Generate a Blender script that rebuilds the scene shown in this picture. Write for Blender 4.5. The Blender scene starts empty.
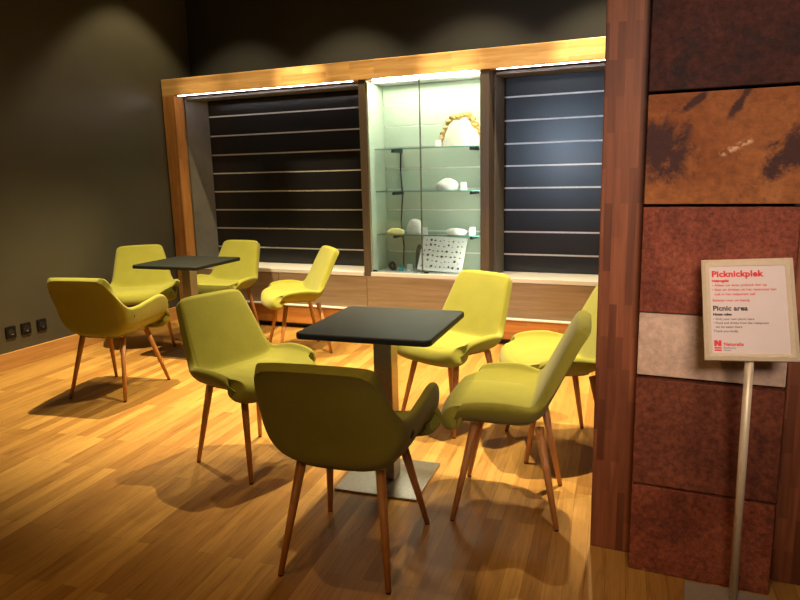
import bpy, bmesh, math, random
from mathutils import Vector, Matrix
random.seed(7)
sc = bpy.context.scene
COL = sc.collection

# ------------------------------------------------------------------ camera
FPX = 678.13
fw = Vector((-0.39774845, 0.89799688, -0.18814295))
rt = Vector((0.91594441, 0.40055319, -0.02455557))
up = Vector((-0.05331043, 0.18209542, 0.98183464))
cam_data = bpy.data.cameras.new('camera')
cam_data.sensor_width = 36.0
cam_data.lens = FPX / 800.0 * 36.0
cam = bpy.data.objects.new('camera', cam_data)
COL.objects.link(cam)
M = Matrix.Identity(4)
for i in range(3):
    M[i][0] = rt[i]; M[i][1] = up[i]; M[i][2] = -fw[i]
M[0][3], M[1][3], M[2][3] = 0.0, 0.0, 1.4165
cam.matrix_world = M
sc.camera = cam

# ------------------------------------------------------------------ world, lights, exposure
sc.view_settings.view_transform = 'Standard'
sc.view_settings.look = 'None'
sc.view_settings.exposure = 0.0
sc.view_settings.gamma = 1.0
sc.view_settings.use_curve_mapping = False
world = bpy.data.worlds.new('world')
sc.world = world
world.use_nodes = True
bg = world.node_tree.nodes['Background']
bg.inputs[0].default_value = (1.0, 0.58, 0.27, 1)
bg.inputs[1].default_value = 0.024

WARM = (1.0, 0.79, 0.46)


def aim(o, d):
    o.rotation_euler = Vector(d).to_track_quat('-Z', 'Y').to_euler()


def spot(name, loc, power, target, half=45, blend=0.7, color=WARM, radius=0.022):
    l = bpy.data.lights.new(name, 'SPOT')
    l.energy = power; l.color = color
    l.spot_size = math.radians(2 * half); l.spot_blend = blend
    l.shadow_soft_size = radius
    o = bpy.data.objects.new(name, l); COL.objects.link(o)
    o.location = loc
    aim(o, Vector(target) - Vector(loc))
    return o


def area(name, loc, target, sx, sy, power, color, spread=180):
    l = bpy.data.lights.new(name, 'AREA')
    l.shape = 'RECTANGLE'; l.size = sx; l.size_y = sy
    l.energy = power; l.color = color
    l.spread = math.radians(spread)
    o = bpy.data.objects.new(name, l); COL.objects.link(o)
    o.location = loc
    aim(o, Vector(target) - Vector(loc))
    return o


# ceiling downlights in a row above the seating
spot('downlight_or_fill', (-0.35, 3.65, 3.12), 760, (-0.45, 3.85, 0), 34, 1.0)
spot('downlight_or_fill', (-1.90, 3.60, 3.12), 700, (-1.95, 3.85, 0), 40, 1.0)
spot('downlight_or_fill', (-3.55, 3.55, 3.12), 850, (-3.45, 3.80, 0), 40, 1.0)
# downlights nearer the shelving wall
for x, e in ((-4.12, 120), (-2.95, 190), (-1.80, 190), (-0.72, 240)):
    spot('downlight_or_fill', (x, 4.85, 3.62), e, (x, 4.85, 0), 43, 0.35)
# narrow spots added to put bright patches on the beam
for x, e in ((-4.30, 130), (-3.22, 420), (-1.86, 380), (-0.80, 520)):
    spot('added_beam_spot', (x, 4.45, 3.62), e, (x, 5.25, 2.24), 11, 1.0)
spot('downlight_or_fill', (-0.9, -0.9, 3.12), 95, (-1.1, 1.85, 0.5), 26, 0.9, (1.0, 0.54, 0.18))  # added fill spot, brightens the back of the nearest armchair
# weaker hall downlight near the camera, then added fill lights
spot('downlight_or_fill', (-1.9, 1.35, 3.62), 62, (-1.9, 1.4, 0), 46, 1.0, (1.0, 0.58, 0.20))
spot('downlight_or_fill', (0.05, 1.3, 3.12), 46, (0.05, 2.33, 1.2), 27, 0.8, (1.0, 0.72, 0.54))  # added spot that only serves to light the pillar
area('front_fill', (0.6, -1.2, 2.6), (-0.1, 2.4, 1.2), 0.9, 0.9, 5.5, (1.0, 0.72, 0.56), 34)  # unseen area light added as dim fill from the front
area('cool_sheen_fill', (-2.15, -0.9, 1.75), (-1.0, 5.6, 1.5), 0.3, 0.4, 2.2, (0.62, 0.78, 1.0), 34)  # unseen cool light added for the bluish sheen on the right slat panel

# ------------------------------------------------------------------ materials
MATS = {}


def base_mat(name):
    m = bpy.data.materials.new(name); m.use_nodes = True
    nt = m.node_tree
    return m, nt, nt.nodes['Principled BSDF']


def N(nt, t, **kw):
    n = nt.nodes.new(t)
    for k, v in kw.items():
        setattr(n, k, v)
    return n


def ramp(nt, fac, stops):
    r = N(nt, 'ShaderNodeValToRGB')
    el = r.color_ramp.elements
    while len(el) < len(stops):
        el.new(0.5)
    for e, (p, c) in zip(el, stops):
        e.position = p; e.color = (c[0], c[1], c[2], 1)
    nt.links.new(fac, r.inputs[0])
    return r.outputs[0]


def coords(nt, scale=(1, 1, 1), rot=(0, 0, 0), loc=(0, 0, 0), src='Object'):
    tc = N(nt, 'ShaderNodeTexCoord'); mp = N(nt, 'ShaderNodeMapping')
    mp.inputs['Scale'].default_value = scale
    mp.inputs['Rotation'].default_value = rot
    mp.inputs['Location'].default_value = loc
    nt.links.new(tc.outputs[src], mp.inputs[0])
    return mp.outputs[0]


def noise(nt, vec, scale, detail=4, rough=0.55, dist=0.0):
    n = N(nt, 'ShaderNodeTexNoise')
    n.inputs['Scale'].default_value = scale; n.inputs['Detail'].default_value = detail
    n.inputs['Roughness'].default_value = rough; n.inputs['Distortion'].default_value = dist
    nt.links.new(vec, n.inputs['Vector'])
    return n.outputs['Fac']


def bump(nt, bs, h, strength, distance=0.002):
    b = N(nt, 'ShaderNodeBump')
    b.inputs['Strength'].default_value = strength; b.inputs['Distance'].default_value = distance
    nt.links.new(h, b.inputs['Height']); nt.links.new(b.outputs[0], bs.inputs['Normal'])


def mix(nt, fac, a, b, mode='MIX'):
    m = N(nt, 'ShaderNodeMix', data_type='RGBA', blend_type=mode)
    for s, v in ((m.inputs[0], fac), (m.inputs[6], a), (m.inputs[7], b)):
        if hasattr(v, 'is_linked'):
            nt.links.new(v, s)
        elif isinstance(v, (int, float)):
            s.default_value = v
        else:
            s.default_value = (v[0], v[1], v[2], 1)
    return m.outputs[2]


def plain(name, col, rough=0.5, metal=0.0, nscale=40, var=0.08, spec=0.5):
    m, nt, b = base_mat(name)
    f = noise(nt, coords(nt), nscale)
    c = ramp(nt, f, [(0.3, [x * (1 - var) for x in col]), (0.7, [min(1, x * (1 + var)) for x in col])])
    nt.links.new(c, b.inputs['Base Color'])
    b.inputs['Roughness'].default_value = rough; b.inputs['Metallic'].default_value = metal
    b.inputs['Specular IOR Level'].default_value = spec
    return m


def wood(name, dark, light, axis, rough=0.42, strip=None, scale=1.0, contrast=1.0):
    """grain runs along axis; strip = glued lamella width"""
    m, nt, b = base_mat(name)
    sc_ = [14, 14, 14]; sc_[axis] = 0.9
    v = coords(nt, [s * scale for s in sc_])
    f = noise(nt, v, 2.2, 6, 0.6, 0.6)
    c = ramp(nt, f, [(0.28, dark), (0.72, light)])
    if strip:
        br = N(nt, 'ShaderNodeTexBrick')
        br.inputs['Scale'].default_value = 1.0
        br.inputs['Brick Width'].default_value = strip * 9; br.inputs['Row Height'].default_value = strip
        br.inputs['Mortar Size'].default_value = 0.0
        br.inputs['Color1'].default_value = (1 - 0.22 * contrast, 1 - 0.26 * contrast, 1 - 0.30 * contrast, 1)
        br.inputs['Color2'].default_value = (1 + 0.12 * contrast, 1 + 0.10 * contrast, 1 + 0.06 * contrast, 1)
        sep = N(nt, 'ShaderNodeSeparateXYZ'); nt.links.new(coords(nt), sep.inputs[0])
        oth = [k for k in range(3) if k != axis]
        ad = N(nt, 'ShaderNodeMath', operation='ADD')
        nt.links.new(sep.outputs[oth[0]], ad.inputs[0]); nt.links.new(sep.outputs[oth[1]], ad.inputs[1])
        com = N(nt, 'ShaderNodeCombineXYZ')
        nt.links.new(sep.outputs[axis], com.inputs[0]); nt.links.new(ad.outputs[0], com.inputs[1])
        nt.links.new(com.outputs[0], br.inputs['Vector'])
        c = mix(nt, 1.0, c, br.outputs[0], 'MULTIPLY')
    nt.links.new(c, b.inputs['Base Color'])
    b.inputs['Roughness'].default_value = rough
    bump(nt, b, f, 0.12)
    return m


def floor_mat():
    m, nt, b = base_mat('oak_strip_floor')
    v = coords(nt, (1, 1, 1), (0, 0, math.radians(84)))
    br = N(nt, 'ShaderNodeTexBrick', offset=0.37, offset_frequency=2)
    for k, x in (('Scale', 1.0), ('Brick Width', 0.85), ('Row Height', 0.068), ('Mortar Size', 0.0006), ('Bias', 0.0)):
        br.inputs[k].default_value = x
    br.inputs['Color1'].default_value = (0.30, 0.142, 0.028, 1)
    br.inputs['Color2'].default_value = (0.48, 0.265, 0.062, 1)
    br.inputs['Mortar'].default_value = (0.10, 0.05, 0.015, 1)
    nt.links.new(v, br.inputs['Vector'])
    gm = N(nt, 'ShaderNodeMapping'); gm.inputs['Scale'].default_value = (1.1, 15, 1); nt.links.new(v, gm.inputs[0])
    f = noise(nt, gm.outputs[0], 3.0, 8, 0.66, 0.9)
    gr = ramp(nt, f, [(0.25, (0.60, 0.54, 0.46)), (0.5, (1, 1, 1)), (0.8, (1.28, 1.26, 1.2))])
    c = mix(nt, 1.0, br.outputs[0], gr, 'MULTIPLY')
    nt.links.new(c, b.inputs['Base Color'])
    rr = N(nt, 'ShaderNodeMapRange'); nt.links.new(f, rr.inputs[0])
    rr.inputs[3].default_value = 0.34; rr.inputs[4].default_value = 0.52
    nt.links.new(rr.outputs[0], b.inputs['Roughness'])
    b.inputs['Specular IOR Level'].default_value = 0.35
    bump(nt, b, f, 0.10)
    return m


def fabric_mat():
    m, nt, b = base_mat('lime_wool_fabric')
    v = coords(nt)
    f = noise(nt, v, 260, 3, 0.7)
    f2 = noise(nt, v, 9, 3, 0.5)
    c = ramp(nt, f, [(0.25, (0.20, 0.196, 0.026)), (0.75, (0.30, 0.292, 0.044))])
    c = mix(nt, 0.25, c, ramp(nt, f2, [(0.3, (0.20, 0.196, 0.026)), (0.7, (0.31, 0.298, 0.045))]))
    nt.links.new(c, b.inputs['Base Color'])
    b.inputs['Roughness'].default_value = 0.92
    b.inputs['Specular IOR Level'].default_value = 0.15
    b.inputs['Sheen Weight'].default_value = 0.12
    bump(nt, b, f, 0.25, 0.0015)
    return m


def slab_mat(name, stops, scale, seed, patch=None, pstops=(0.50, 0.60), rough=0.6, scuff=False, spots=None, grit=0.5):
    m, nt, b = base_mat(name)
    v = coords(nt, (1, 1, 1), (0, 0, 0), (seed, seed * 0.7, seed * 1.3))
    f = noise(nt, v, scale, 9, 0.68, 0.4)
    c = ramp(nt, f, stops)
    fine = noise(nt, v, scale * 14, 5, 0.7)
    c = mix(nt, grit, c, ramp(nt, fine, [(0.36, (0.20, 0.16, 0.15)), (0.64, (1.55, 1.42, 1.3))]), 'MULTIPLY')
    if patch:
        p = noise(nt, v, 8.0, 10, 0.74, 0.3)
        if spots:   # dark mineral stains: ellipses with ragged edges
            acc = None
            for cx_, cz_, rx_, rz_, ang in spots:
                mp = N(nt, 'ShaderNodeMapping', vector_type='TEXTURE')
                mp.inputs['Location'].default_value = (cx_, 0, cz_)
                mp.inputs['Rotation'].default_value = (0, math.radians(ang), 0)
                mp.inputs['Scale'].default_value = (rx_, 10, rz_)
                tc = N(nt, 'ShaderNodeTexCoord'); nt.links.new(tc.outputs['Object'], mp.inputs[0])
                ln = N(nt, 'ShaderNodeVectorMath', operation='LENGTH'); nt.links.new(mp.outputs[0], ln.inputs[0])
                if acc is None:
                    acc = ln.outputs['Value']
                else:
                    mn = N(nt, 'ShaderNodeMath', operation='MINIMUM'); nt.links.new(acc, mn.inputs[0]); nt.links.new(ln.outputs['Value'], mn.inputs[1])
                    acc = mn.outputs[0]
            k = N(nt, 'ShaderNodeMath', operation='MULTIPLY_ADD'); nt.links.new(p, k.inputs[0]); k.inputs[1].default_value = 4.2
            nt.links.new(acc, k.inputs[2])
            iv = N(nt, 'ShaderNodeMath', operation='MULTIPLY_ADD'); nt.links.new(k.outputs[0], iv.inputs[0])
            iv.inputs[1].default_value = -0.5; iv.inputs[2].default_value = 2.05
            p = iv.outputs[0]
        pf = ramp(nt, p, [(pstops[0], (0, 0, 0)), (pstops[1], (1, 1, 1))])
        c = mix(nt, pf, c, patch)
    if scuff:   # pale chisel mark across the slab
        s = coords(nt, (1, 1, 1), (0, math.radians(-(-27)), 0), (0, 0, 0))
        sp = N(nt, 'ShaderNodeSeparateXYZ'); nt.links.new(s, sp.inputs[0])
        ax = N(nt, 'ShaderNodeMath', operation='ABSOLUTE'); nt.links.new(sp.outputs[2], ax.inputs[0])
        ay = N(nt, 'ShaderNodeMath', operation='ABSOLUTE'); nt.links.new(sp.outputs[0], ay.inputs[0])
        r1 = N(nt, 'ShaderNodeMapRange'); nt.links.new(ax.outputs[0], r1.inputs[0])
        r1.inputs[1].default_value = 0.003; r1.inputs[2].default_value = 0.013; r1.inputs[3].default_value = 1; r1.inputs[4].default_value = 0
        r2 = N(nt, 'ShaderNodeMapRange'); nt.links.new(ay.outputs[0], r2.inputs[0])
        r2.inputs[1].default_value = 0.04; r2.inputs[2].default_value = 0.055; r2.inputs[3].default_value = 1; r2.inputs[4].default_value = 0
        mu = N(nt, 'ShaderNodeMath', operation='MULTIPLY'); nt.links.new(r1.outputs[0], mu.inputs[0]); nt.links.new(r2.outputs[0], mu.inputs[1])
        nn = noise(nt, coords(nt), 55, 4, 0.6)
        nr = ramp(nt, nn, [(0.46, (0, 0, 0)), (0.58, (1, 1, 1))])
        mu2 = N(nt, 'ShaderNodeMath', operation='MULTIPLY'); nt.links.new(mu.outputs[0], mu2.inputs[0]); nt.links.new(nr, mu2.inputs[1])
        c = mix(nt, mu2.outputs[0], c, (0.62, 0.40, 0.24))
    nt.links.new(c, b.inputs['Base Color'])
    b.inputs['Roughness'].default_value = 0.75
    b.inputs['Specular IOR Level'].default_value = 0.25
    bump(nt, b, fine, 0.6, 0.006)
    return m


def glass_mat(name, tint, refl=0.08):
    m = bpy.data.materials.new(name); m.use_nodes = True
    nt = m.node_tree; nt.nodes.clear()
    out = N(nt, 'ShaderNodeOutputMaterial'); mx = N(nt, 'ShaderNodeMixShader')
    tr = N(nt, 'ShaderNodeBsdfTransparent'); gl = N(nt, 'ShaderNodeBsdfGlossy')
    fr = N(nt, 'ShaderNodeFresnel'); fr.inputs[0].default_value = 1.45
    f = noise(nt, coords(nt), 3)
    c = ramp(nt, f, [(0.3, [x * 0.985 for x in tint]), (0.7, tint)])
    nt.links.new(c, tr.inputs[0])
    gl.inputs['Roughness'].default_value = 0.03
    mu = N(nt, 'ShaderNodeMath', operation='MULTIPLY'); mu.inputs[1].default_value = refl / 0.04
    nt.links.new(fr.outputs[0], mu.inputs[0]); nt.links.new(mu.outputs[0], mx.inputs[0])
    nt.links.new(tr.outputs[0], mx.inputs[1]); nt.links.new(gl.outputs[0], mx.inputs[2])
    nt.links.new(mx.outputs[0], out.inputs[0])
    return m


def emit_mat(name, col, strength):
    m, nt, b = base_mat(name)
    b.inputs['Emission Color'].default_value = (*col, 1); b.inputs['Emission Strength'].default_value = strength
    b.inputs['Base Color'].default_value = (*col, 1)
    return m


WALL = plain('olive_grey_paint', (0.064, 0.060, 0.041), 0.42, nscale=3, var=0.06)
BACKWALL = plain('charcoal_paint', (0.030, 0.030, 0.026), 0.55, nscale=3, var=0.06)
CEIL = plain('dark_ceiling_paint', (0.05, 0.048, 0.042), 0.8, nscale=4)
FLOOR = floor_mat()
FABRIC = fabric_mat()
BEECH = wood('beech_leg', (0.42, 0.175, 0.048), (0.60, 0.29, 0.095), 2, 0.42, scale=2)
GLIDE = plain('dark_glide', (0.02, 0.017, 0.015), 0.5)
TOP = plain('black_laminate', (0.010, 0.012, 0.009), 0.5, nscale=300, var=0.35, spec=0.28)
STEEL = plain('brushed_steel', (0.50, 0.46, 0.40), 0.30, 1.0, nscale=90, var=0.12)
OAKX = wood('oak_beam', (0.46, 0.25, 0.085), (0.72, 0.46, 0.19), 0, 0.27, strip=0.05)
OAKZ = wood('oak_post', (0.36, 0.15, 0.042), (0.58, 0.29, 0.09), 2, 0.38, strip=0.05)
OAKY = wood('oak_baseboard', (0.42, 0.20, 0.055), (0.62, 0.34, 0.11), 1, 0.40)
PLINTH = wood('oak_plinth', (0.40, 0.155, 0.035), (0.60, 0.27, 0.075), 0, 0.40, strip=0.055)
TAUPE = wood('taupe_veneer', (0.20, 0.135, 0.078), (0.33, 0.235, 0.145), 0, 0.45)
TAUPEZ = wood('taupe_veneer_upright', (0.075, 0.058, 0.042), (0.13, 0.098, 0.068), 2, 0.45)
GREYP = plain('warm_grey_laminate', (0.15, 0.142, 0.125), 0.45, nscale=9, var=0.1)
SLAT = plain('black_slat_panel', (0.012, 0.012, 0.013), 0.28, nscale=12, var=0.1)
ALU = plain('aluminium_strip', (0.80, 0.79, 0.77), 0.4, 0.35)
WHITE = plain('white_laminate_and_lit_edge', (0.72, 0.70, 0.66), 0.4, nscale=10, var=0.03)
PALE = plain('pale_case_lining', (0.46, 0.52, 0.40), 0.5, nscale=6, var=0.05)
PALES = plain('pale_case_strip', (0.80, 0.80, 0.74), 0.35)
BLACK = plain('black_metal', (0.012, 0.012, 0.012), 0.4)
GLASS = glass_mat('clear_glass', (0.95, 0.975, 0.955), 0.05)
SHELFG = glass_mat('shelf_glass', (0.95, 0.985, 0.965), 0.05)
EDGEG = plain('green_glass_edge', (0.16, 0.40, 0.32), 0.15)
LED = emit_mat('led_strip', (1.0, 0.93, 0.92), 30.0)
LEDV = emit_mat('case_led', (0.95, 1.0, 0.86), 110.0)
SIDEFILL = emit_mat('case_side_fill', (0.95, 1.0, 0.88), 55.0)  # glow of the added strip hidden in the case
TIMBER = wood('red_brown_timber', (0.135, 0.040, 0.016), (0.29, 0.105, 0.046), 2, 0.5, strip=0.026, contrast=1.9)
CORE = plain('dark_core', (0.01, 0.008, 0.007), 0.8)
SLAB1 = slab_mat('dark_maroon_slab', [(0.3, (0.024, 0.010, 0.009)), (0.55, (0.064, 0.021, 0.016)), (0.75, (0.10, 0.032, 0.020))], 3.0, 3.1, (0.018, 0.012, 0.013), (0.50, 0.62), 0.5)
SLAB2 = slab_mat('orange_brown_slab', [(0.3, (0.19, 0.062, 0.020)), (0.55, (0.30, 0.115, 0.036)), (0.78, (0.40, 0.18, 0.066))], 2.2, 7.75, (0.055, 0.024, 0.021), (0.40, 0.66), 0.6, True, [(-0.20, -0.01, 0.11, 0.085, 10), (0.19, 0.03, 0.20, 0.055, -50), (-0.12, 0.14, 0.05, 0.012, -40), (0.0, 0.13, 0.06, 0.014, -60)], grit=0.3)
SLAB3 = slab_mat('red_brown_slab', [(0.3, (0.14, 0.040, 0.026)), (0.52, (0.25, 0.072, 0.042)), (0.75, (0.38, 0.135, 0.075))], 4.5, 1.7, (0.11, 0.038, 0.030), (0.55, 0.68))
SLAB4 = slab_mat('cream_slab', [(0.3, (0.52, 0.38, 0.27)), (0.55, (0.64, 0.50, 0.40)), (0.8, (0.70, 0.58, 0.48))], 2.0, 5.2, grit=0.25)
SLAB5 = slab_mat('rust_slab', [(0.3, (0.12, 0.038, 0.022)), (0.55, (0.21, 0.068, 0.036)), (0.75, (0.28, 0.10, 0.052))], 3.4, 9.9)
SLAB6 = slab_mat('brick_red_slab', [(0.3, (0.13, 0.036, 0.020)), (0.5, (0.26, 0.075, 0.038)), (0.75, (0.36, 0.13, 0.065))], 5.0, 2.6, (0.09, 0.036, 0.024), (0.56, 0.68))
SIGNF = plain('champagne_aluminium', (0.74, 0.66, 0.48), 0.40, 0.2, nscale=60, var=0.04)
SIGNP = plain('white_sign_paper', (0.62, 0.56, 0.54), 0.6, nscale=20, var=0.02)
SIGNB = plain('grey_steel_plate', (0.32, 0.28, 0.22), 0.55, 0.1)
REDI = plain('red_ink', (0.62, 0.015, 0.03), 0.6)
BLKI = plain('black_ink', (0.03, 0.025, 0.03), 0.6)
SOCK = plain('black_socket_plastic', (0.006, 0.006, 0.007), 0.6, spec=0.2)
CARD = plain('white_card', (0.82, 0.82, 0.78), 0.6)
STONEW = plain('white_mineral', (0.80, 0.78, 0.72), 0.6, nscale=25, var=0.1)
STONEY = plain('pale_yellow_mineral', (0.80, 0.70, 0.34), 0.6, nscale=18, var=0.2)
AGATEC = plain('cream_agate', (0.86, 0.80, 0.62), 0.35, nscale=9, var=0.10)
AGATER = plain('brown_agate_rind', (0.42, 0.25, 0.07), 0.7, nscale=30, var=0.6)
AMMO = plain('black_ammonite', (0.02, 0.02, 0.02), 0.4)
BLUEM = plain('blue_crystal', (0.10, 0.42, 0.46), 0.25, nscale=50, var=0.5)
DARKST = plain('grey_green_stone', (0.13, 0.14, 0.10), 0.6, nscale=20, var=0.3)
SPECI = plain('dark_specimen', (0.09, 0.07, 0.06), 0.6, nscale=60, var=0.6)

# ------------------------------------------------------------------ helpers


def bm_box(bm, x0, x1, y0, y1, z0, z1):
    vs = [bm.verts.new(p) for p in ((x0, y0, z0), (x1, y0, z0), (x1, y1, z0), (x0, y1, z0), (x0, y0, z1), (x1, y0, z1), (x1, y1, z1), (x0, y1, z1))]
    for f in ((3, 2, 1, 0), (4, 5, 6, 7), (0, 1, 5, 4), (1, 2, 6, 5), (2, 3, 7, 6), (3, 0, 4, 7)):
        bm.faces.new([vs[i] for i in f])


def box_bm(*b, bevel=0.0, seg=2):
    bm = bmesh.new(); bm_box(bm, *b)
    if bevel:
        bmesh.ops.bevel(bm, geom=bm.edges[:], offset=bevel, segments=seg, affect='EDGES', profile=0.5)
    return bm


def link(name, bm, mat, parent=None, smooth=False, offset=None):
    """one bmesh becomes one mesh object; offset = world point of the parent's origin"""
    me = bpy.data.meshes.new(name)
    if offset is not None:
        bmesh.ops.translate(bm, verts=bm.verts[:], vec=-Vector(offset))
    bmesh.ops.recalc_face_normals(bm, faces=bm.faces[:])
    bm.to_mesh(me); bm.free()
    if smooth:
        for p in me.polygons:
            p.use_smooth = True
    me.materials.append(mat)
    o = bpy.data.objects.new(name, me); COL.objects.link(o)
    if parent:
        o.parent = parent
    return o


def tag(o, label=None, cat=None, group=None, kind=None):
    for k, v in (('label', label), ('category', cat), ('group', group), ('kind', kind)):
        if v:
            o[k] = v
    return o


def thing(name, loc, label, cat, group=None, rz=0.0):
    o = bpy.data.objects.new(name, None); COL.objects.link(o)
    o.empty_display_size = 0.1
    o.location = loc; o.rotation_euler = (0, 0, rz)
    return tag(o, label, cat, group)


def solo(name, bm, mat, base, label, cat, group=None, smooth=False):
    """a thing that is a single mesh, origin at base"""
    o = link(name, bm, mat, None, smooth, base)
    o.location = base
    return tag(o, label, cat, group)


def struct(name, bm, mat):
    return tag(link(name, bm, mat), kind='structure')


def dup(root, loc, rz, label, group=None):
    r = root.copy(); COL.objects.link(r); r.location = loc; r.rotation_euler = (0, 0, rz)
    r['label'] = label
    if group:
        r['group'] = group
    for ch in list(root.children):
        c = ch.copy(); COL.objects.link(c); c.parent = r
        for g in list(ch.children):
            d = g.copy(); COL.objects.link(d); d.parent = c
    return r


def lathe(bm, prof, cx, cy, n=24):
    rings = []
    for r, z in prof:
        rings.append([bm.verts.new((cx + r * math.cos(2 * math.pi * k / n), cy + r * math.sin(2 * math.pi * k / n), z)) for k in range(n)])
    for a, b in zip(rings, rings[1:]):
        for k in range(n):
            bm.faces.new((a[k], a[(k + 1) % n], b[(k + 1) % n], b[k]))
    bm.faces.new(rings[0][::-1]); bm.faces.new(rings[-1])


def rod(bm, p, q, r0, r1, n=16):
    p, q = Vector(p), Vector(q)
    d = (q - p).normalized()
    a = d.orthogonal().normalized(); b = d.cross(a)
    A = [bm.verts.new(p + r0 * (math.cos(2 * math.pi * k / n) * a + math.sin(2 * math.pi * k / n) * b)) for k in range(n)]
    B = [bm.verts.new(q + r1 * (math.cos(2 * math.pi * k / n) * a + math.sin(2 * math.pi * k / n) * b)) for k in range(n)]
    for k in range(n):
        bm.faces.new((A[k], A[(k + 1) % n], B[(k + 1) % n], B[k]))
    bm.faces.new(A[::-1]); bm.faces.new(B)


def rounded_slab(bm, hx, hy, rad, z0, z1, edge=0.006, n=8):
    """square plate with rounded corners and a softened rim"""
    def loop(inset, z):
        pts = []
        r = max(rad - inset, 0.001)
        for cx, cy, a0 in ((hx - rad, hy - rad, 0), (-hx + rad, hy - rad, 90), (-hx + rad, -hy + rad, 180), (hx - rad, -hy + rad, 270)):
            for k in range(n + 1):
                a = math.radians(a0 + 90 * k / n)
                pts.append(bm.verts.new((cx + r * math.cos(a), cy + r * math.sin(a), z)))
        return pts
    e = edge
    Ls = [loop(e, z0), loop(e * 0.3, z0 + e * 0.3), loop(0, z0 + e), loop(0, z1 - e), loop(e * 0.3, z1 - e * 0.3), loop(e, z1)]
    for a, b in zip(Ls, Ls[1:]):
        m = len(a)
        for k in range(m):
            bm.faces.new((a[k], a[(k + 1) % m], b[(k + 1) % m], b[k]))
    bm.faces.new(Ls[0][::-1]); bm.faces.new(Ls[-1])


def catmull(P, t):
    n = len(P) - 1
    x = min(max(t, 0), 1) * n
    i = min(int(x), n - 1); u = x - i
    p1, p2 = P[i], P[i + 1]
    p0 = P[i - 1] if i > 0 else [2 * a - b for a, b in zip(p1, p2)]
    p3 = P[i + 2] if i + 2 <= n else [2 * b - a for a, b in zip(p1, p2)]
    return [0.5 * (2 * b + (c - a) * u + (2 * a - 5 * b + 4 * c - d) * u * u + (3 * b - a - 3 * c + d) * u ** 3) for a, b, c, d in zip(p0, p1, p2, p3)]


# ------------------------------------------------------------------ room shell
WX, WY, CZ = -4.768, 5.70, 3.7
struct('floor', box_bm(WX - 0.1, 3.0, -2.6, WY + 0.1, -0.05, 0.0), FLOOR)
struct('ceiling', box_bm(WX - 0.1, 3.0, -2.6, WY + 0.1, CZ, CZ + 0.05), CEIL)
struct('wall_left', box_bm(WX - 0.1, WX, -2.6, WY + 0.1, 0.0, CZ), WALL)
struct('wall_back', box_bm(WX, 3.0, WY, WY + 0.1, 0.0, CZ), BACKWALL)
struct('baseboard_left', box_bm(WX, WX + 0.018, -2.6, 5.245, 0.0, 0.125, bevel=0.003), OAKY)

# three power sockets low on the left wall
for y, lab in ((3.41, 'black square wall socket furthest left of the three low on the olive wall'),
               (3.54, 'middle one of three black square wall sockets low on the olive wall'),
               (3.68, 'black square wall socket closest to the armchair, right of its two neighbours')):
    t = thing('wall_socket', (WX, y, 0.275), lab, 'socket', 'power sockets on the left wall')
    bm = bmesh.new(); bm_box(bm, 0.0, 0.012, -0.042, 0.042, -0.045, 0.045)
    bmesh.ops.bevel(bm, geom=bm.edges[:], offset=0.003, segments=2, affect='EDGES')
    link('cover_plate', bm, SOCK, t)
    bm = bmesh.new()
    n = 20
    R = [[bm.verts.new((x, r * math.cos(2 * math.pi * k / n), r * math.sin(2 * math.pi * k / n))) for k in range(n)] for r, x in ((0.026, 0.012), (0.025, 0.0145), (0.021, 0.0145), (0.019, 0.0125))]
    for a, b in zip(R, R[1:]):
        for k in range(n):
            bm.faces.new((a[k], a[(k + 1) % n], b[(k + 1) % n], b[k]))
    bm.faces.new(R[-1])
    link('socket_well', bm, BLACK, t)

# ------------------------------------------------------------------ shelving wall
XR = 0.25                 # the furniture runs on behind the pillar
XA, XB, XC, XD = -2.665, -2.60, -1.61, -1.535   # outer / inner faces of the two uprights
t = thing('shelving_frame', (-4.76, 5.2, 0), 'long oak frame with top beam and left post around the dark shelving', 'frame')
o0 = t.location
link('post', box_bm(-4.752, -4.612, 5.25, 5.38, 0.0, 2.16, bevel=0.003), OAKZ, t, False, o0)
link('beam', box_bm(-4.752, XR, 5.25, 5.38, 2.16, 2.313, bevel=0.003), OAKX, t, False, o0)
link('top_board', box_bm(-4.752, XR, 5.38, 5.69, 2.19, 2.21), GREYP, t, False, o0)

LINES = [1.976, 1.79, 1.606, 1.427, 1.247, 1.067, 0.884, 0.695]


def niche(x0, x1, label, side_x0, side_x1):
    t = thing('slatwall_niche', ((x0 + x1) / 2, 5.6, 0.53), label, 'shelf panel', 'dark slatted shelf panels')
    o0 = t.location
    zs = [2.125] + LINES + [0.545]
    bm = bmesh.new()
    for a, b in zip(zs, zs[1:]):
        bm_box(bm, x0, x1, 5.60, 5.625, b + 0.007, a - 0.007)
    bm_box(bm, x0, x1, 5.625, 5.64, 0.545, 2.13)
    link('slat_panel', bm, SLAT, t, False, o0)
    for z in LINES:
        link('groove_strip', box_bm(x0, x1, 5.603, 5.624, z - 0.0065, z + 0.0065), ALU, t, False, o0)
    link('soffit', box_bm(side_x0, side_x1, 5.38, 5.64, 2.13, 2.15), GREYP, t, False, o0)
    # side cheeks of the niche
    bm = bmesh.new()
    vs = [bm.verts.new(p) for p in ((side_x0, 5.38, 0.545), (side_x0, 5.38, 2.13), (x0, 5.60, 2.13), (x0, 5.60, 0.545), (side_x0 - 0.02, 5.38, 0.545), (side_x0 - 0.02, 5.38, 2.13), (x0 - 0.02, 5.62, 2.13), (x0 - 0.02, 5.62, 0.545))]
    for f in ((0, 1, 2, 3), (7, 6, 5, 4), (0, 4, 5, 1), (1, 5, 6, 2), (2, 6, 7, 3), (3, 7, 4, 0)):
        bm.faces.new([vs[i] for i in f])
    link('side_panel', bm, GREYP, t, False, o0)
    link('sill', box_bm(side_x0, side_x1, 5.25, 5.64, 0.512, 0.545, bevel=0.002), WHITE, t, False, o0)
    return t


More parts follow.
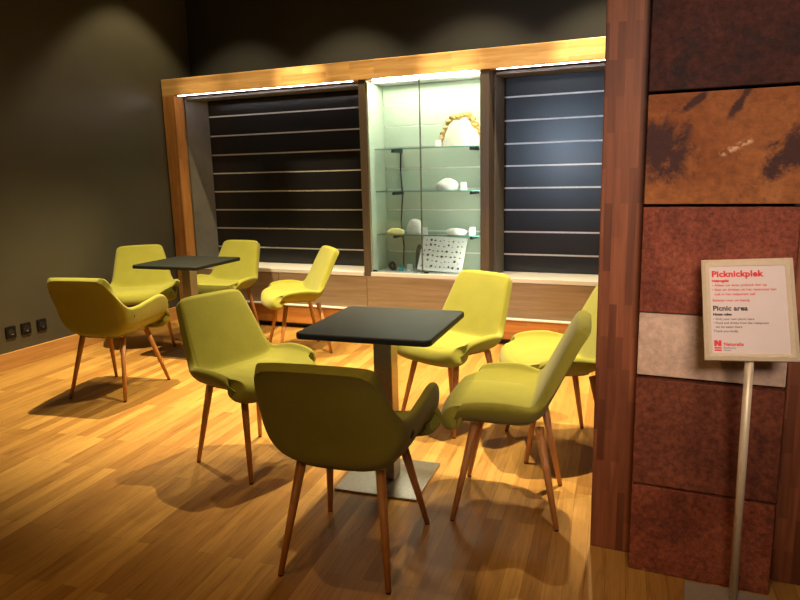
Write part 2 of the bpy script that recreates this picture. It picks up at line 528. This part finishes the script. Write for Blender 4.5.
niche(-4.50, XA - 0.004, 'black slatted shelf panel with steel lines, left of the glass case', -4.592, XA - 0.004)
niche(XD + 0.03, XR, 'black slatted shelf panel with bluish sheen, between glass case and pillar', XD + 0.022, XR)

for x0, x1, lab in ((-4.57, XA - 0.05, 'thin white light strip under the oak beam left of the glass case'),
                    (XD + 0.06, XR, 'thin white light strip under the oak beam beside the pillar')):
    t = thing('light_strip', ((x0 + x1) / 2, 5.22, 2.15), lab, 'lamp', 'light strips under the beam')
    link('housing', box_bm(x0, x1, 5.262, 5.29, 2.1576, 2.1595), ALU, t, False, t.location)
    link('diffuser', box_bm(x0, x1, 5.262, 5.270, 2.1535, 2.1574), LED, t, False, t.location)

# glass display case in the middle
cx = (XB + XC) / 2
t = thing('display_case', (cx, 5.4, 0.51), 'tall lit glass display case with mineral specimens on glass shelves', 'display case')
o0 = t.location
link('upright', box_bm(XA, XB - 0.002, 5.26, 5.64, 0.512, 2.158, bevel=0.002), TAUPEZ, t, False, o0)
link('upright', box_bm(XC + 0.002, XD, 5.26, 5.64, 0.512, 2.158, bevel=0.002), TAUPEZ, t, False, o0)
link('lining', box_bm(XB - 0.0015, XB + 0.006, 5.28, 5.615, 0.546, 2.14), PALE, t, False, o0)
link('lining', box_bm(XC - 0.006, XC + 0.0015, 5.335, 5.615, 0.546, 2.14), PALE, t, False, o0)
zs = [2.14] + LINES + [0.546]
bm = bmesh.new()
for a, b in zip(zs, zs[1:]):
    bm_box(bm, XB + 0.006, XC - 0.006, 5.60, 5.62, b + 0.006, a - 0.006)
bm_box(bm, XB + 0.006, XC - 0.006, 5.62, 5.64, 0.546, 2.14)
link('back_panel', bm, PALE, t, False, o0)
for z in LINES:
    link('groove_strip', box_bm(XB + 0.02, XC - 0.02, 5.605, 5.619, z - 0.0055, z + 0.0055), PALES, t, False, o0)
link('case_floor', box_bm(XB - 0.0015, XC + 0.0015, 5.262, 5.64, 0.512, 0.546, bevel=0.002), WHITE, t, False, o0)
link('case_top', box_bm(XB - 0.0015, XC + 0.0015, 5.385, 5.64, 2.14, 2.158), WHITE, t, False, o0)
link('lamp', box_bm(XB + 0.05, XC - 0.05, 5.305, 5.335, 2.148, 2.158), LEDV, t, False, o0)
for x0, x1 in ((XC - 0.002, XC + 0.0015),):
    link('side_fill_strip', box_bm(x0, x1, 5.302, 5.33, 0.56, 2.13), SIDEFILL, t, False, o0)  # hidden glowing strip added to brighten the case interior
DX = -2.125
for x0, x1, hx in ((XB + 0.008, DX - 0.002, XB + 0.03), (DX + 0.002, XC + 0.001, DX + 0.035)):
    d = link('glass_door', box_bm(x0, x1, 5.285, 5.291, 0.548, 2.158), GLASS, t, False, o0)
    link('door_edge', box_bm(x1 - 0.004 if x1 < -2 else x0 - 0.002, x1 + 0.001 if x1 < -2 else x0 + 0.002, 5.2835, 5.2925, 0.548, 2.158), DARKST, d, False, o0)
    link('latch', box_bm(hx - 0.022, hx + 0.022, 5.278, 5.284, 0.552, 0.566, bevel=0.002), BLACK, d, False, o0)
SH = [1.598, 1.24, 0.868]
for z in SH:
    s = link('glass_shelf', box_bm(XB + 0.02, XC - 0.02, 5.37, 5.585, z - 0.008, z), SHELFG, t, False, o0)
    link('shelf_edge', box_bm(XB + 0.02, XC - 0.02, 5.367, 5.3705, z - 0.008, z), EDGEG, s, False, o0)
    for x in (-2.43, -1.73):
        link('bracket', box_bm(x - 0.012, x + 0.012, 5.40, 5.6, z - 0.035, z - 0.0085, bevel=0.003), BLACK, s, False, o0)
for x in (-2.43,):
    bm = bmesh.new()
    pts = [(x, 5.585, 0.548), (x + 0.01, 5.583, 0.75), (x - 0.012, 5.583, 0.95), (x + 0.008, 5.583, 1.2), (x - 0.006, 5.583, 1.4), (x, 5.583, 1.6)]
    for a, b in zip(pts, pts[1:]):
        rod(bm, a, b, 0.0065, 0.0065, 10)
    link('cable', bm, BLACK, t, True, o0)

# base cupboards, plinth rail and recessed kick board
seams = [(-4.61, -3.56, 'taupe veneered low cupboard behind the back table, leftmost under the slatted panel'),
         (-3.556, -2.642, 'taupe veneered low cupboard between the leftmost cupboard and the glass case'),
         (-2.638, -1.575, 'taupe veneered low cupboard directly below the glass display case'),
         (-1.571, XR, 'taupe veneered low cupboard next to the pillar, right of the glass case')]
for x0, x1, lab in seams:
    t = thing('base_cupboard', ((x0 + x1) / 2, 5.27, 0.225), lab, 'cupboard', 'low cupboards along the back wall')
    link('body', box_bm(x0, x1, 5.272, 5.64, 0.224, 0.511), GREYP, t, False, t.location)
    link('front_panel', box_bm(x0, x1, 5.252, 5.2715, 0.225, 0.509, bevel=0.0015), TAUPE, t, False, t.location)
t = thing('plinth', (-2.2, 5.22, 0), 'long orange oak plinth rail above a black kick board at the back wall', 'plinth')
link('rail', box_bm(-4.61, XR, 5.215, 5.60, 0.05, 0.212, bevel=0.002), PLINTH, t, False, t.location)
link('rail_cap', box_bm(-4.61, XR, 5.205, 5.60, 0.2125, 0.2235, bevel=0.002), WHITE, t, False, t.location)  # white colour paints in the lit top edge of the rail
link('kick_board', box_bm(-4.61, XR, 5.28, 5.60, 0.0, 0.0495), BLACK, t, False, t.location)

# ------------------------------------------------------------------ specimens in the case


def blob(sx, sy, sz, seed, base=(0, 0, 0), amp=0.12, flat=True):
    bm = bmesh.new()
    bmesh.ops.create_icosphere(bm, subdivisions=3, radius=1.0)
    rnd = random.Random(seed)
    ph = [(rnd.uniform(0, 6), rnd.uniform(0, 6), rnd.uniform(1.5, 3.5)) for _ in range(5)]
    for v in bm.verts:
        k = 1 + amp * sum(math.sin(v.co.x * w + a) * math.cos(v.co.y * w + b + v.co.z * w) for a, b, w in ph) / 2.2
        v.co *= k
        z = v.co.z
        if flat:
            z = max(z, -0.55) + 0.55
        v.co = Vector((v.co.x * sx + base[0], v.co.y * sy + base[1], z * sz + base[2]))
    zmin = min(v.co.z for v in bm.verts)
    for v in bm.verts:
        v.co.z += base[2] - zmin
    return bm


def put_stone(name, x, y, z, sx, sy, sz, seed, mat, label, cat='mineral'):
    return solo(name, blob(sx, sy, sz, seed, (x, y, z)), mat, (x, y, z), label, cat, None, True)


put_stone('mineral', -1.948, 5.44, 1.2405, 0.098, 0.06, 0.064, 1, STONEW, 'white rounded mineral lump alone on the middle glass shelf')
put_stone('mineral', -2.433, 5.42, 0.8685, 0.085, 0.05, 0.034, 2, STONEY, 'flat pale yellow mineral at the left end of the lowest glass shelf')
put_stone('mineral', -2.275, 5.49, 0.8685, 0.075, 0.05, 0.085, 3, STONEW, 'tall round white mineral behind the flat yellow one on lowest glass shelf')
put_stone('mineral', -1.865, 5.41, 0.8685, 0.092, 0.05, 0.040, 4, STONEW, 'flat white mineral at the right side of the lowest glass shelf')
# agate half disc
t = thing('agate_slice', (-1.822, 5.45, 1.5985), 'large cream agate half disc with rough brown rind on top glass shelf', 'mineral')
rnd = random.Random(4)
n = 40
outl = []
for k in range(n + 1):
    a = math.pi * k / n
    r = 1 + 0.05 * math.sin(7 * a + 1) + 0.035 * rnd.uniform(-1, 1)
    outl.append((-0.178 * math.cos(a) * r, 0.25 * max(math.sin(a), 0) * r))


def half_disc(scale, y0, y1, z0=0.0):
    bm = bmesh.new()
    A = [bm.verts.new((x * scale, y0, z0 + z * scale)) for x, z in outl]
    B = [bm.verts.new((x * scale, y1, z0 + z * scale)) for x, z in outl]
    m = len(A)
    for k in range(m):
        bm.faces.new((A[k], A[(k + 1) % m], B[(k + 1) % m], B[k]))
    bm.faces.new(A); bm.faces.new(B[::-1])
    return bm


link('rind', half_disc(1.0, -0.03, 0.035), AGATER, t)
link('polished_face', half_disc(0.86, -0.034, -0.0302, 0.001), AGATEC, t)
for k in range(3, n - 5, 3):
    x, z = outl[k]
    link('rind_knob', blob(0.034, 0.03, 0.022, 30 + k, (x * 0.97, -0.008, z * 0.95 - 0.008), 0.2), AGATER, t, True)

for x, y, z, w, h, lab in ((-2.005, 5.385, 1.5985, 0.05, 0.055, 'small white label card left of the agate on the top glass shelf'),
                           (-1.80, 5.42, 1.2405, 0.05, 0.065, 'small white label card right of the mineral on middle glass shelf'),
                           (-1.725, 5.42, 0.8685, 0.05, 0.068, 'small white label card at the right end of lowest glass shelf'),
                           (-2.150, 5.42, 0.8685, 0.04, 0.060, 'small white label card right of round mineral on lowest glass shelf'),
                           (-2.300, 5.42, 0.5465, 0.045, 0.06, 'small white label card beside the blue crystals on the case floor')):
    bm = bmesh.new()
    vs = [bm.verts.new(p) for p in ((x - w / 2, y - 0.012, z), (x + w / 2, y - 0.012, z), (x + w / 2, y + 0.002, z + h), (x - w / 2, y + 0.002, z + h), (x - w / 2, y + 0.02, z), (x + w / 2, y + 0.02, z))]
    for f in ((0, 1, 2, 3), (3, 2, 5, 4), (0, 3, 4), (1, 5, 2), (0, 4, 5, 1)):
        bm.faces.new([vs[i] for i in f])
    solo('label_card', bm, CARD, (x, y, z), lab, 'card', 'label cards in the display case')

# ammonite: a coiled tube
bm = bmesh.new()
prev = None
for k in range(60):
    a = k / 59 * 4.2 * math.pi
    r = 0.008 + 0.026 * (k / 59)
    w = 0.004 + 0.009 * (k / 59) * (1 + 0.10 * math.sin(k * 2.2))
    c = Vector((r * math.cos(a - 1.2), 0, r * math.sin(a - 1.2)))
    d = Vector((math.cos(a - 1.2), 0, math.sin(a - 1.2)))
    ring = [bm.verts.new(c + w * (math.cos(q * math.pi / 4) * d + math.sin(q * math.pi / 4) * Vector((0, 1, 0)))) for q in range(8)]
    if prev:
        for q in range(8):
            bm.faces.new((prev[q], prev[(q + 1) % 8], ring[(q + 1) % 8], ring[q]))
    else:
        bm.faces.new(ring)
    prev = ring
bm.faces.new(prev[::-1])
zmin = min(v.co.z for v in bm.verts)
bmesh.ops.translate(bm, verts=bm.verts[:], vec=(-2.458, 5.41, 0.5465 - zmin))
solo('ammonite', bm, AMMO, (-2.455, 5.41, 0.5465), 'black coiled round fossil on the case floor at the left', 'fossil', None, True)
# blue crystal cluster
bm = bmesh.new()
rnd = random.Random(12)
for k in range(14):
    px, py = rnd.uniform(-0.018, 0.018), rnd.uniform(-0.016, 0.016)
    rod(bm, (-2.367 + px, 5.40 + py, 0.550), (-2.367 + px * 1.5, 5.40 + py * 1.4, 0.5465 + rnd.uniform(0.025, 0.058)), 0.010, 0.004, 6)
solo('blue_crystal_cluster', bm, BLUEM, (-2.367, 5.40, 0.5465), 'small blue crystal cluster next to the black fossil on the case floor', 'mineral')
bm = bmesh.new()
lathe(bm, [(0.032, 0.5465), (0.040, 0.56), (0.040, 0.66), (0.034, 0.72), (0.020, 0.76), (0.006, 0.775)], -2.235, 5.50, 14)
for v in bm.verts:
    v.co.y = 5.50 + (v.co.y - 5.50) * 0.6
solo('standing_stone', bm, DARKST, (-2.235, 5.50, 0.5465), 'dark grey green upright stone behind the tilted specimen board', 'mineral', None, True)
# specimen board leaning in the case
t = thing('specimen_board', (-2.01, 5.36, 0.5465), 'white tilted board covered in rows of tiny dark specimens on case floor', 'board')
BW, BH, lean = 0.40, 0.325, math.radians(27)
tilt = Matrix.Translation((0, 0, 0.006)) @ Matrix.Rotation(math.radians(3), 4, 'Y') @ Matrix.Rotation(-lean, 4, 'X')


def on_board(bm):
    bmesh.ops.transform(bm, matrix=tilt, verts=bm.verts[:])
    zmin = min(v.co.z for v in bm.verts)
    return bm


bm = box_bm(-BW / 2, BW / 2, 0.0, 0.010, 0.010, BH)
link('board', on_board(bm), CARD, t)
bm = bmesh.new()
rod(bm, (0, 0.15, 0.003), (0, 0.13, 0.27), 0.006, 0.006, 8)
link('prop', bm, CARD, t)
rnd = random.Random(3)
for r in range(6):
    for c in range(9):
        s = rnd.uniform(0.004, 0.011)
        bm = blob(s, 0.004, s * rnd.uniform(0.6, 1.1), r * 20 + c, (0, 0, 0), 0.3, False)
        x = -BW / 2 + 0.035 + c * (BW - 0.07) / 8 + rnd.uniform(-.006, .006)
        z = 0.045 + r * (BH - 0.085) / 5 + rnd.uniform(-.006, .006)
        bmesh.ops.translate(bm, verts=bm.verts[:], vec=(x, -0.003, z - 0.004))
        link('specimen', on_board(bm), SPECI if rnd.random() < 0.65 else DARKST, t, True)

# ------------------------------------------------------------------ pillar with stone slabs
t = thing('stone_pillar', (0.06, 2.33, 0), 'tall pillar of red brown stone slabs between two timber posts', 'pillar')
o0 = t.location
link('timber_post', box_bm(-0.314, -0.1705, 2.43, 2.80, 0.0, CZ - 0.002, bevel=0.004), TIMBER, t, False, o0)
link('timber_post', box_bm(0.288, 0.52, 2.43, 2.80, 0.0, CZ - 0.002, bevel=0.004), TIMBER, t, False, o0)
link('core', box_bm(-0.1695, 0.287, 2.445, 2.79, 0.0, CZ - 0.002), CORE, t, False, o0)
slabs = [(0.002, 0.322, 2.330, SLAB6, 'brick red stone slab at the foot of the pillar'),
         (0.330, 0.706, 2.330, SLAB5, 'rust brown stone slab with a small pale chip'),
         (0.716, 0.932, 2.345, SLAB4, 'cream coloured smooth stone slab'),
         (0.936, 1.280, 2.330, SLAB3, 'mottled red brown stone slab behind the sign'),
         (1.289, 1.628, 2.330, SLAB2, 'orange brown stone slab with dark patches and a pale mark'),
         (1.637, 2.26, 2.330, SLAB1, 'dark maroon stone slab at the top of the photo'),
         (2.268, CZ - 0.004, 2.330, SLAB1, None)]
for z0, z1, y0, mt, lab in slabs:
    x1 = 0.276
    bm = box_bm(-0.166, x1, y0, 2.444, z0, z1, bevel=0.003)
    c = Vector((0.093, y0, 1.462)) if mt is SLAB2 else Vector((0.05, y0, (z0 + z1) / 2))
    o = link('stone_slab', bm, mt, t, False, c)
    o.location = c - o0
    if lab:
        o['label'] = lab

# ------------------------------------------------------------------ sign on a stand
SB = Vector((0.155, 2.20, 0.0))
t = thing('sign_stand', SB, 'framed white picnic area sign on slim metal stand before the pillar', 'sign')
bm = bmesh.new(); rounded_slab(bm, 0.135, 0.11, 0.008, 0.0, 0.010, 0.002, 4)
link('base_plate', bm, SIGNB, t)
# board plane: origin at centre of the face
W, H = 0.245, 0.325
TL, TR, BL = Vector((0.0124, 2.2416, 1.1250)), Vector((0.2565, 2.2610, 1.1367)), Vector((0.0368, 2.0990, 0.8514))
ux = (TR - TL).normalized()
uy = (TL - BL); uy = (uy - uy.dot(ux) * ux).normalized()
un = ux.cross(uy)
W = (TR - TL).length; H = (TL - BL).length
cen = TL + ux * W / 2 - uy * H / 2
BM = Matrix.Identity(4)
for i in range(3):
    BM[i][0] = ux[i]; BM[i][1] = uy[i]; BM[i][2] = un[i]; BM[i][3] = cen[i] - SB[i]


def on_sign(name, bm, mat, parent):
    bmesh.ops.transform(bm, matrix=BM, verts=bm.verts[:])
    return link(name, bm, mat, parent)


hinge = cen - un * 0.012 - uy * (H * 0.38)
bm = bmesh.new(); rod(bm, (0.012, 0.055, 0.010), hinge - SB, 0.0125, 0.0125, 20)
link('pole', bm, SIGNF, t, True)
board = on_sign('back_board', box_bm(-W / 2 + 0.004, W / 2 - 0.004, -H / 2 + 0.004, H / 2 - 0.004, -0.012, -0.004), SIGNB, t)
FWD = 0.021
for nm, q in (('frame_rail', ((-W / 2, H / 2), (W / 2, H / 2), (W / 2 - FWD, H / 2 - FWD), (-W / 2 + FWD, H / 2 - FWD))),
              ('frame_rail', ((-W / 2, -H / 2), (W / 2, -H / 2), (W / 2 - FWD, -H / 2 + FWD), (-W / 2 + FWD, -H / 2 + FWD))),
              ('frame_rail', ((-W / 2, -H / 2 + .0006), (-W / 2, H / 2 - .0006), (-W / 2 + FWD, H / 2 - FWD - .0006), (-W / 2 + FWD, -H / 2 + FWD + .0006))),
              ('frame_rail', ((W / 2, -H / 2 + .0006), (W / 2, H / 2 - .0006), (W / 2 - FWD, H / 2 - FWD - .0006), (W / 2 - FWD, -H / 2 + FWD + .0006)))):
    bm = bmesh.new()
    mid = [((q[0][0] + q[3][0]) / 2, (q[0][1] + q[3][1]) / 2), ((q[1][0] + q[2][0]) / 2, (q[1][1] + q[2][1]) / 2)]
    prof = [[(q[0][0], q[0][1], -0.012), (q[0][0], q[0][1], 0.0), (mid[0][0], mid[0][1], 0.007), (q[3][0], q[3][1], 0.001), (q[3][0], q[3][1], -0.0035)],
            [(q[1][0], q[1][1], -0.012), (q[1][0], q[1][1], 0.0), (mid[1][0], mid[1][1], 0.007), (q[2][0], q[2][1], 0.001), (q[2][0], q[2][1], -0.0035)]]
    A = [bm.verts.new(p) for p in prof[0]]; B = [bm.verts.new(p) for p in prof[1]]
    for k in range(5):
        bm.faces.new((A[k], A[(k + 1) % 5], B[(k + 1) % 5], B[k]))
    bm.faces.new(A); bm.faces.new(B[::-1])
    on_sign(nm, bm, SIGNF, t)
paper = on_sign('paper', box_bm(-W / 2 + FWD - .001, W / 2 - FWD + .001, -H / 2 + FWD - .001, H / 2 - FWD + .001, -0.0036, -0.0028), SIGNP, t)


def text(name, s, x, y, size, mat, bold=0.0, space=1.0):
    cu = bpy.data.curves.new(name, 'FONT')
    cu.body = s; cu.size = size; cu.extrude = 0.0002; cu.offset = bold; cu.space_character = space
    cu.resolution_u = 3
    tmp = bpy.data.objects.new(name, cu); COL.objects.link(tmp)
    bpy.context.view_layer.update()
    me = bpy.data.meshes.new_from_object(tmp.evaluated_get(bpy.context.evaluated_depsgraph_get()))
    bpy.data.objects.remove(tmp)
    me.transform(BM @ Matrix.Translation((x, y, -0.0025)))
    me.materials.clear(); me.materials.append(mat)
    o = bpy.data.objects.new(name, me); COL.objects.link(o); o.parent = paper
    return o


lx = -W / 2 + FWD + 0.006
ty = H / 2 - FWD
text('heading', 'Picknickplek', lx, ty - 0.033, 0.0262, REDI, 0.0012, 1.05)
text('subheading', 'Huisregels:', lx, ty - 0.049, 0.0105, REDI, 0.0007)
text('text_line', '\u2022 Alleen uw eigen picknick hier op', lx, ty - 0.063, 0.0106, REDI, 0.0002)
text('text_line', '\u2022 Eten en drinken uit het restaurant kan', lx, ty - 0.077, 0.0106, REDI, 0.0002)
text('text_line', '  ook in het restaurant zelf', lx, ty - 0.091, 0.0106, REDI, 0.0002)
text('text_line', 'Bedankt voor uw begrip', lx, ty - 0.110, 0.0102, REDI, 0.0002)
text('heading', 'Picnic area', lx, ty - 0.138, 0.0205, BLKI, 0.0008, 1.04)
text('subheading', 'House rules:', lx, ty - 0.153, 0.0098, BLKI, 0.0007)
text('text_line', '\u2022 Only your own picnic here', lx, ty - 0.167, 0.0094, BLKI, 0.0001)
text('text_line', '\u2022 Food and drinks from the restaurant', lx, ty - 0.179, 0.0094, BLKI, 0.0001)
text('text_line', '  can be eaten there', lx, ty - 0.191, 0.0094, BLKI, 0.0001)
text('text_line', 'Thank you kindly', lx, ty - 0.204, 0.0094, BLKI, 0.0001)
# logo: block letter N over two bars
ly = -H / 2 + FWD + 0.007
bm = bmesh.new()
s = 0.018
bm_box(bm, lx, lx + 0.007, ly + 0.014, ly + 0.014 + s, -0.0027, -0.0022)
bm_box(bm, lx + 0.0125, lx + 0.0195, ly + 0.014, ly + 0.014 + s, -0.0027, -0.0022)
vs = [bm.verts.new(p) for p in ((lx + 0.002, ly + 0.014 + s, -0.0023), (lx + 0.0085, ly + 0.014 + s, -0.0023), (lx + 0.0175, ly + 0.014, -0.0023), (lx + 0.011, ly + 0.014, -0.0023))]
bm.faces.new(vs)
bm_box(bm, lx, lx + 0.0195, ly + 0.007, ly + 0.0115, -0.0027, -0.0022)
bm_box(bm, lx, lx + 0.0195, ly, ly + 0.0045, -0.0027, -0.0022)
on_sign('logo', bm, REDI, paper)
text('logo_name', 'Naturalis', lx + 0.025, ly + 0.016, 0.0135, REDI, 0.0005, 1.05)
text('logo_caption', 'Biodiversity', lx + 0.025, ly + 0.0075, 0.0068, BLKI, 0.0)
text('logo_caption', 'Center', lx + 0.025, ly + 0.0005, 0.0068, BLKI, 0.0)

# ------------------------------------------------------------------ bistro tables


def make_table(label):
    t = thing('bistro_table', (0, 0, 0), label, 'table', 'square black bistro tables')
    bm = bmesh.new(); rounded_slab(bm, 0.30, 0.30, 0.032, 0.724, 0.752, 0.007, 8)
    link('tabletop', bm, TOP, t)
    link('column', box_bm(-0.043, 0.043, -0.043, 0.043, 0.0125, 0.716, bevel=0.003), STEEL, t)
    link('mounting_plate', box_bm(-0.16, 0.16, -0.16, 0.16, 0.7165, 0.7238), BLACK, t)
    bm = bmesh.new(); rounded_slab(bm, 0.195, 0.195, 0.004, 0.004, 0.012, 0.002, 3)
    bp = link('base_plate', bm, STEEL, t)
    bm = bmesh.new()
    for sx in (-1, 1):
        for sy in (-1, 1):
            lathe(bm, [(0.014, 0.0), (0.014, 0.0039)], sx * 0.165, sy * 0.165, 12)
    link('glide', bm, GLIDE, bp)
    return t


tab = make_table('square black table in front with lime chairs around it, nearest the pillar')
tab.location = (-1.269, 2.688, 0); tab.rotation_euler = (0, 0, 0.082)
dup(tab, (-3.686, 4.20, 0), 0.056, 'square black table further back by the oak post and olive wall')

# ------------------------------------------------------------------ chairs
# rows: centre line (y, z) and rim (x, y, z) from the front lip up to the top of the back
SIDE = [(.240, .402, .214, .186, .430), (.240, .416, .256, .184, .470), (.192, .426, .291, .164, .511),
        (.100, .426, .303, .088, .529), (-.010, .421, .304, -.010, .531), (-.085, .423, .292, -.068, .522), (-.140, .450, .268, -.123, .514),
        (-.182, .530, .246, -.165, .548), (-.230, .632, .227, -.218, .636), (-.281, .738, .207, -.270, .733), (-.310, .792, .190, -.302, .780), (-.320, .814, .160, -.316, .800)]
ARM = [(.205, .392, .238, .186, .440), (.208, .404, .272, .222, .530), (.175, .412, .284, .196, .606),
       (.090, .408, .286, .130, .634), (-.020, .400, .284, .010, .620), (-.130, .397, .277, -.095, .602), (-.205, .424, .267, -.180, .604),
       (-.232, .520, .253, -.230, .638), (-.266, .625, .237, -.274, .690), (-.304, .730, .217, -.314, .742), (-.330, .780, .200, -.336, .774), (-.342, .798, .172, -.345, .790)]


def shell_pt(T, s, t, sag):
    cy_, cz_, rx, ry, rz = catmull(T, t)
    a = abs(s)
    phi = a * (1.28 - 0.28 * a) * math.pi / 2 * sag
    sx = math.sin(phi) / math.sin(math.pi / 2 * sag)
    k = (1 - math.cos(phi)) / (1 - math.cos(math.pi / 2 * sag))
    ky = k ** (0.8 if t < 0.2 else 0.8 + 0.8 * min(1, (t - 0.2) / 0.2))
    return Vector((math.copysign(rx * sx, s), cy_ + (ry - cy_) * ky, cz_ + (rz - cz_) * k ** 1.6))


def grid_bm(f, nu, nv):
    bm = bmesh.new()
    g = [[bm.verts.new(f(i / nu, j / nv)) for i in range(nu + 1)] for j in range(nv + 1)]
    for j in range(nv):
        for i in range(nu):
            bm.faces.new((g[j][i], g[j][i + 1], g[j + 1][i + 1], g[j + 1][i]))
    return bm, g


def make_chair(name, T, label, cat, sag, feet, armchair):
    t = thing(name, (0, 0, 0), label, cat, 'lime green upholstered chairs')
    NU, NV = 24, 44
    # closed double-walled shell: inner surface and an outer surface pushed out along the normals
    P = [[shell_pt(T, -1 + 2 * i / NU, j / NV, sag) for i in range(NU + 1)] for j in range(NV + 1)]
    bm = bmesh.new()
    inner = [[bm.verts.new(p) for p in row] for row in P]
    outer = []
    for j in range(NV + 1):
        row = []
        back = min(max((j / NV - 0.46) / 0.14, 0), 1)
        lip = min(j / 5.0, 1)
        for i in range(NU + 1):
            ii = min(max(i, 2), NU - 2); jj = min(max(j, 2), NV - 3)
            du = P[jj][ii + 1] - P[jj][ii - 1]
            dv = P[jj + 1][ii] - P[jj - 1][ii]
            n = du.cross(dv).normalized()           # towards the sitter
            a = abs(-1 + 2 * i / NU)
            core = (0.056 * (1 - back) + 0.052 * back) * (0.45 + 0.55 * lip)
            thk = core * (1 - a ** 4) + 0.031 * a ** 4
            top = min((NV - j) / 4.0, 1)
            thk = 0.031 + (thk - 0.031) * top
            row.append(bm.verts.new(P[j][i] - n * thk))
        outer.append(row)
    for j in range(NV):
        for i in range(NU):
            bm.faces.new((inner[j][i], inner[j][i + 1], inner[j + 1][i + 1], inner[j + 1][i]))
            bm.faces.new((outer[j][i + 1], outer[j][i], outer[j + 1][i], outer[j + 1][i + 1]))
    rim_i = [inner[0][i] for i in range(NU)] + [inner[j][NU] for j in range(NV)] + [inner[NV][i] for i in range(NU, 0, -1)] + [inner[j][0] for j in range(NV, 0, -1)]
    rim_o = [outer[0][i] for i in range(NU)] + [outer[j][NU] for j in range(NV)] + [outer[NV][i] for i in range(NU, 0, -1)] + [outer[j][0] for j in range(NV, 0, -1)]
    m = len(rim_i)
    for k in range(m):
        k2 = (k + 1) % m
        bm.faces.new((rim_i[k2], rim_i[k], rim_o[k], rim_o[k2]))
    sh = link('shell', bm, FABRIC, t, True)
    md = sh.modifiers.new('smooth', 'SUBSURF'); md.levels = 1; md.render_levels = 2

    # seat pad: a domed cushion lying in the shell
    q0, q1 = 0.0, 0.505
    lift = 0.056 if not armchair else 0.074

    def pad(u, v):
        s = math.sin(math.pi / 2 * (2 * u - 1))
        v = 0.5 - 0.5 * math.cos(math.pi * v)
        p = shell_pt(T, s * (0.47 + 0.16 * max(0, 1 - v / 0.35)), q0 + v * (q1 - q0 - 0.03 * s * s), sag)
        w = (1 - abs(s) ** 7) * (1 - abs(2 * v - 1) ** (9 if v > 0.5 else 6))
        f = max(0, 1 - v / 0.16)
        return Vector((p.x, p.y + (0.008 if armchair else 0.018) * math.sqrt(max(0, 1 - (1 - f) ** 2)) * (1 - abs(s) ** 4), p.z + 0.004 + lift * w))
    bm, g = grid_bm(pad, 20, 28)
    edge = [g[0][i] for i in range(20)] + [g[j][20] for j in range(28)] + [g[28][i] for i in range(20, 0, -1)] + [g[j][0] for j in range(28, 0, -1)]
    low = [bm.verts.new((v.co.x * 0.98, v.co.y * 0.98, v.co.z - 0.012)) for v in edge]
    for k in range(len(edge)):
        k2 = (k + 1) % len(edge)
        bm.faces.new((edge[k], edge[k2], low[k2], low[k]))
    st = link('seat_pad', bm, FABRIC, t, True)

    (fx, fy), (bx, by) = feet
    for sx, sy in ((-1, 1), (1, 1), (1, -1), (-1, -1)):
        foot = (sx * (fx if sy > 0 else bx), fy if sy > 0 else by)
        topx = sx * 0.150
        topy = 0.125 if sy > 0 else -0.130
        bm = bmesh.new()
        a, b = Vector((topx, topy, 0.405 if not armchair else 0.395)), Vector((foot[0], foot[1], 0.006))
        mm = a.lerp(b, 0.35)
        rod(bm, a, b, 0.0185, 0.0105, 18)
        lg = link('leg', bm, BEECH, t, True)
        bm = bmesh.new()
        lathe(bm, [(0.0095, 0.0), (0.0105, 0.0055)], foot[0], foot[1], 12)
        link('glide', bm, GLIDE, lg)
    if armchair:   # little sewn-in tag on the outer right side
        j = int(0.47 * NV)
    return t


arm = make_chair('armchair', ARM, '', 'chair', 0.98, ((.213, .24), (.203, -.24)), True)
bmt = box_bm(-0.0015, 0.0015, -0.006, 0.006, -0.014, 0.014)
tg = link('fabric_tag', bmt, BLACK, arm); tg.location = (0.277, -0.16, 0.55); tg.rotation_euler = (0.25, 0.3, 0.5)
arm['label'] = 'lime armchair nearest the camera, its back turned, at the front table'
arm.location = (-1.132, 2.095, 0); arm.rotation_euler = (0, 0, 0.114)
dup(arm, (-3.547, 3.281, 0), 0.171, 'lime armchair with its back turned, beside the wall sockets at the back table')

side = make_chair('side_chair', SIDE, '', 'chair', 0.95, ((.210, .210), (.200, -.205)), False)
side['label'] = 'lime chair left of the front table, facing right, directly behind the nearest armchair'
side.location = (-1.994, 2.655, 0); side.rotation_euler = (0, 0, -1.818)
for x, y, a, lab in ((-0.685, 2.660, 1.72, 'lime chair right of the front table, seen from its side, next to the pillar'),
                     (-1.245, 3.52, 2.72, 'lime chair on the far side of the front table, facing the camera'),
                     (-0.620, 3.35, 2.05, 'brightly lit lime chair mostly hidden between the side-on chair and the pillar'),
                     (-4.303, 4.321, -2.382, 'lime chair against the olive wall behind the back table, facing the camera'),
                     (-3.817, 4.795, 3.147, 'lime chair beside the oak post and slatted panel, behind the back table'),
                     (-2.913, 4.55, 2.361, 'lime chair standing alone between both tables before the low cupboards, facing left')):
    dup(side, (x, y, 0), a, lab)
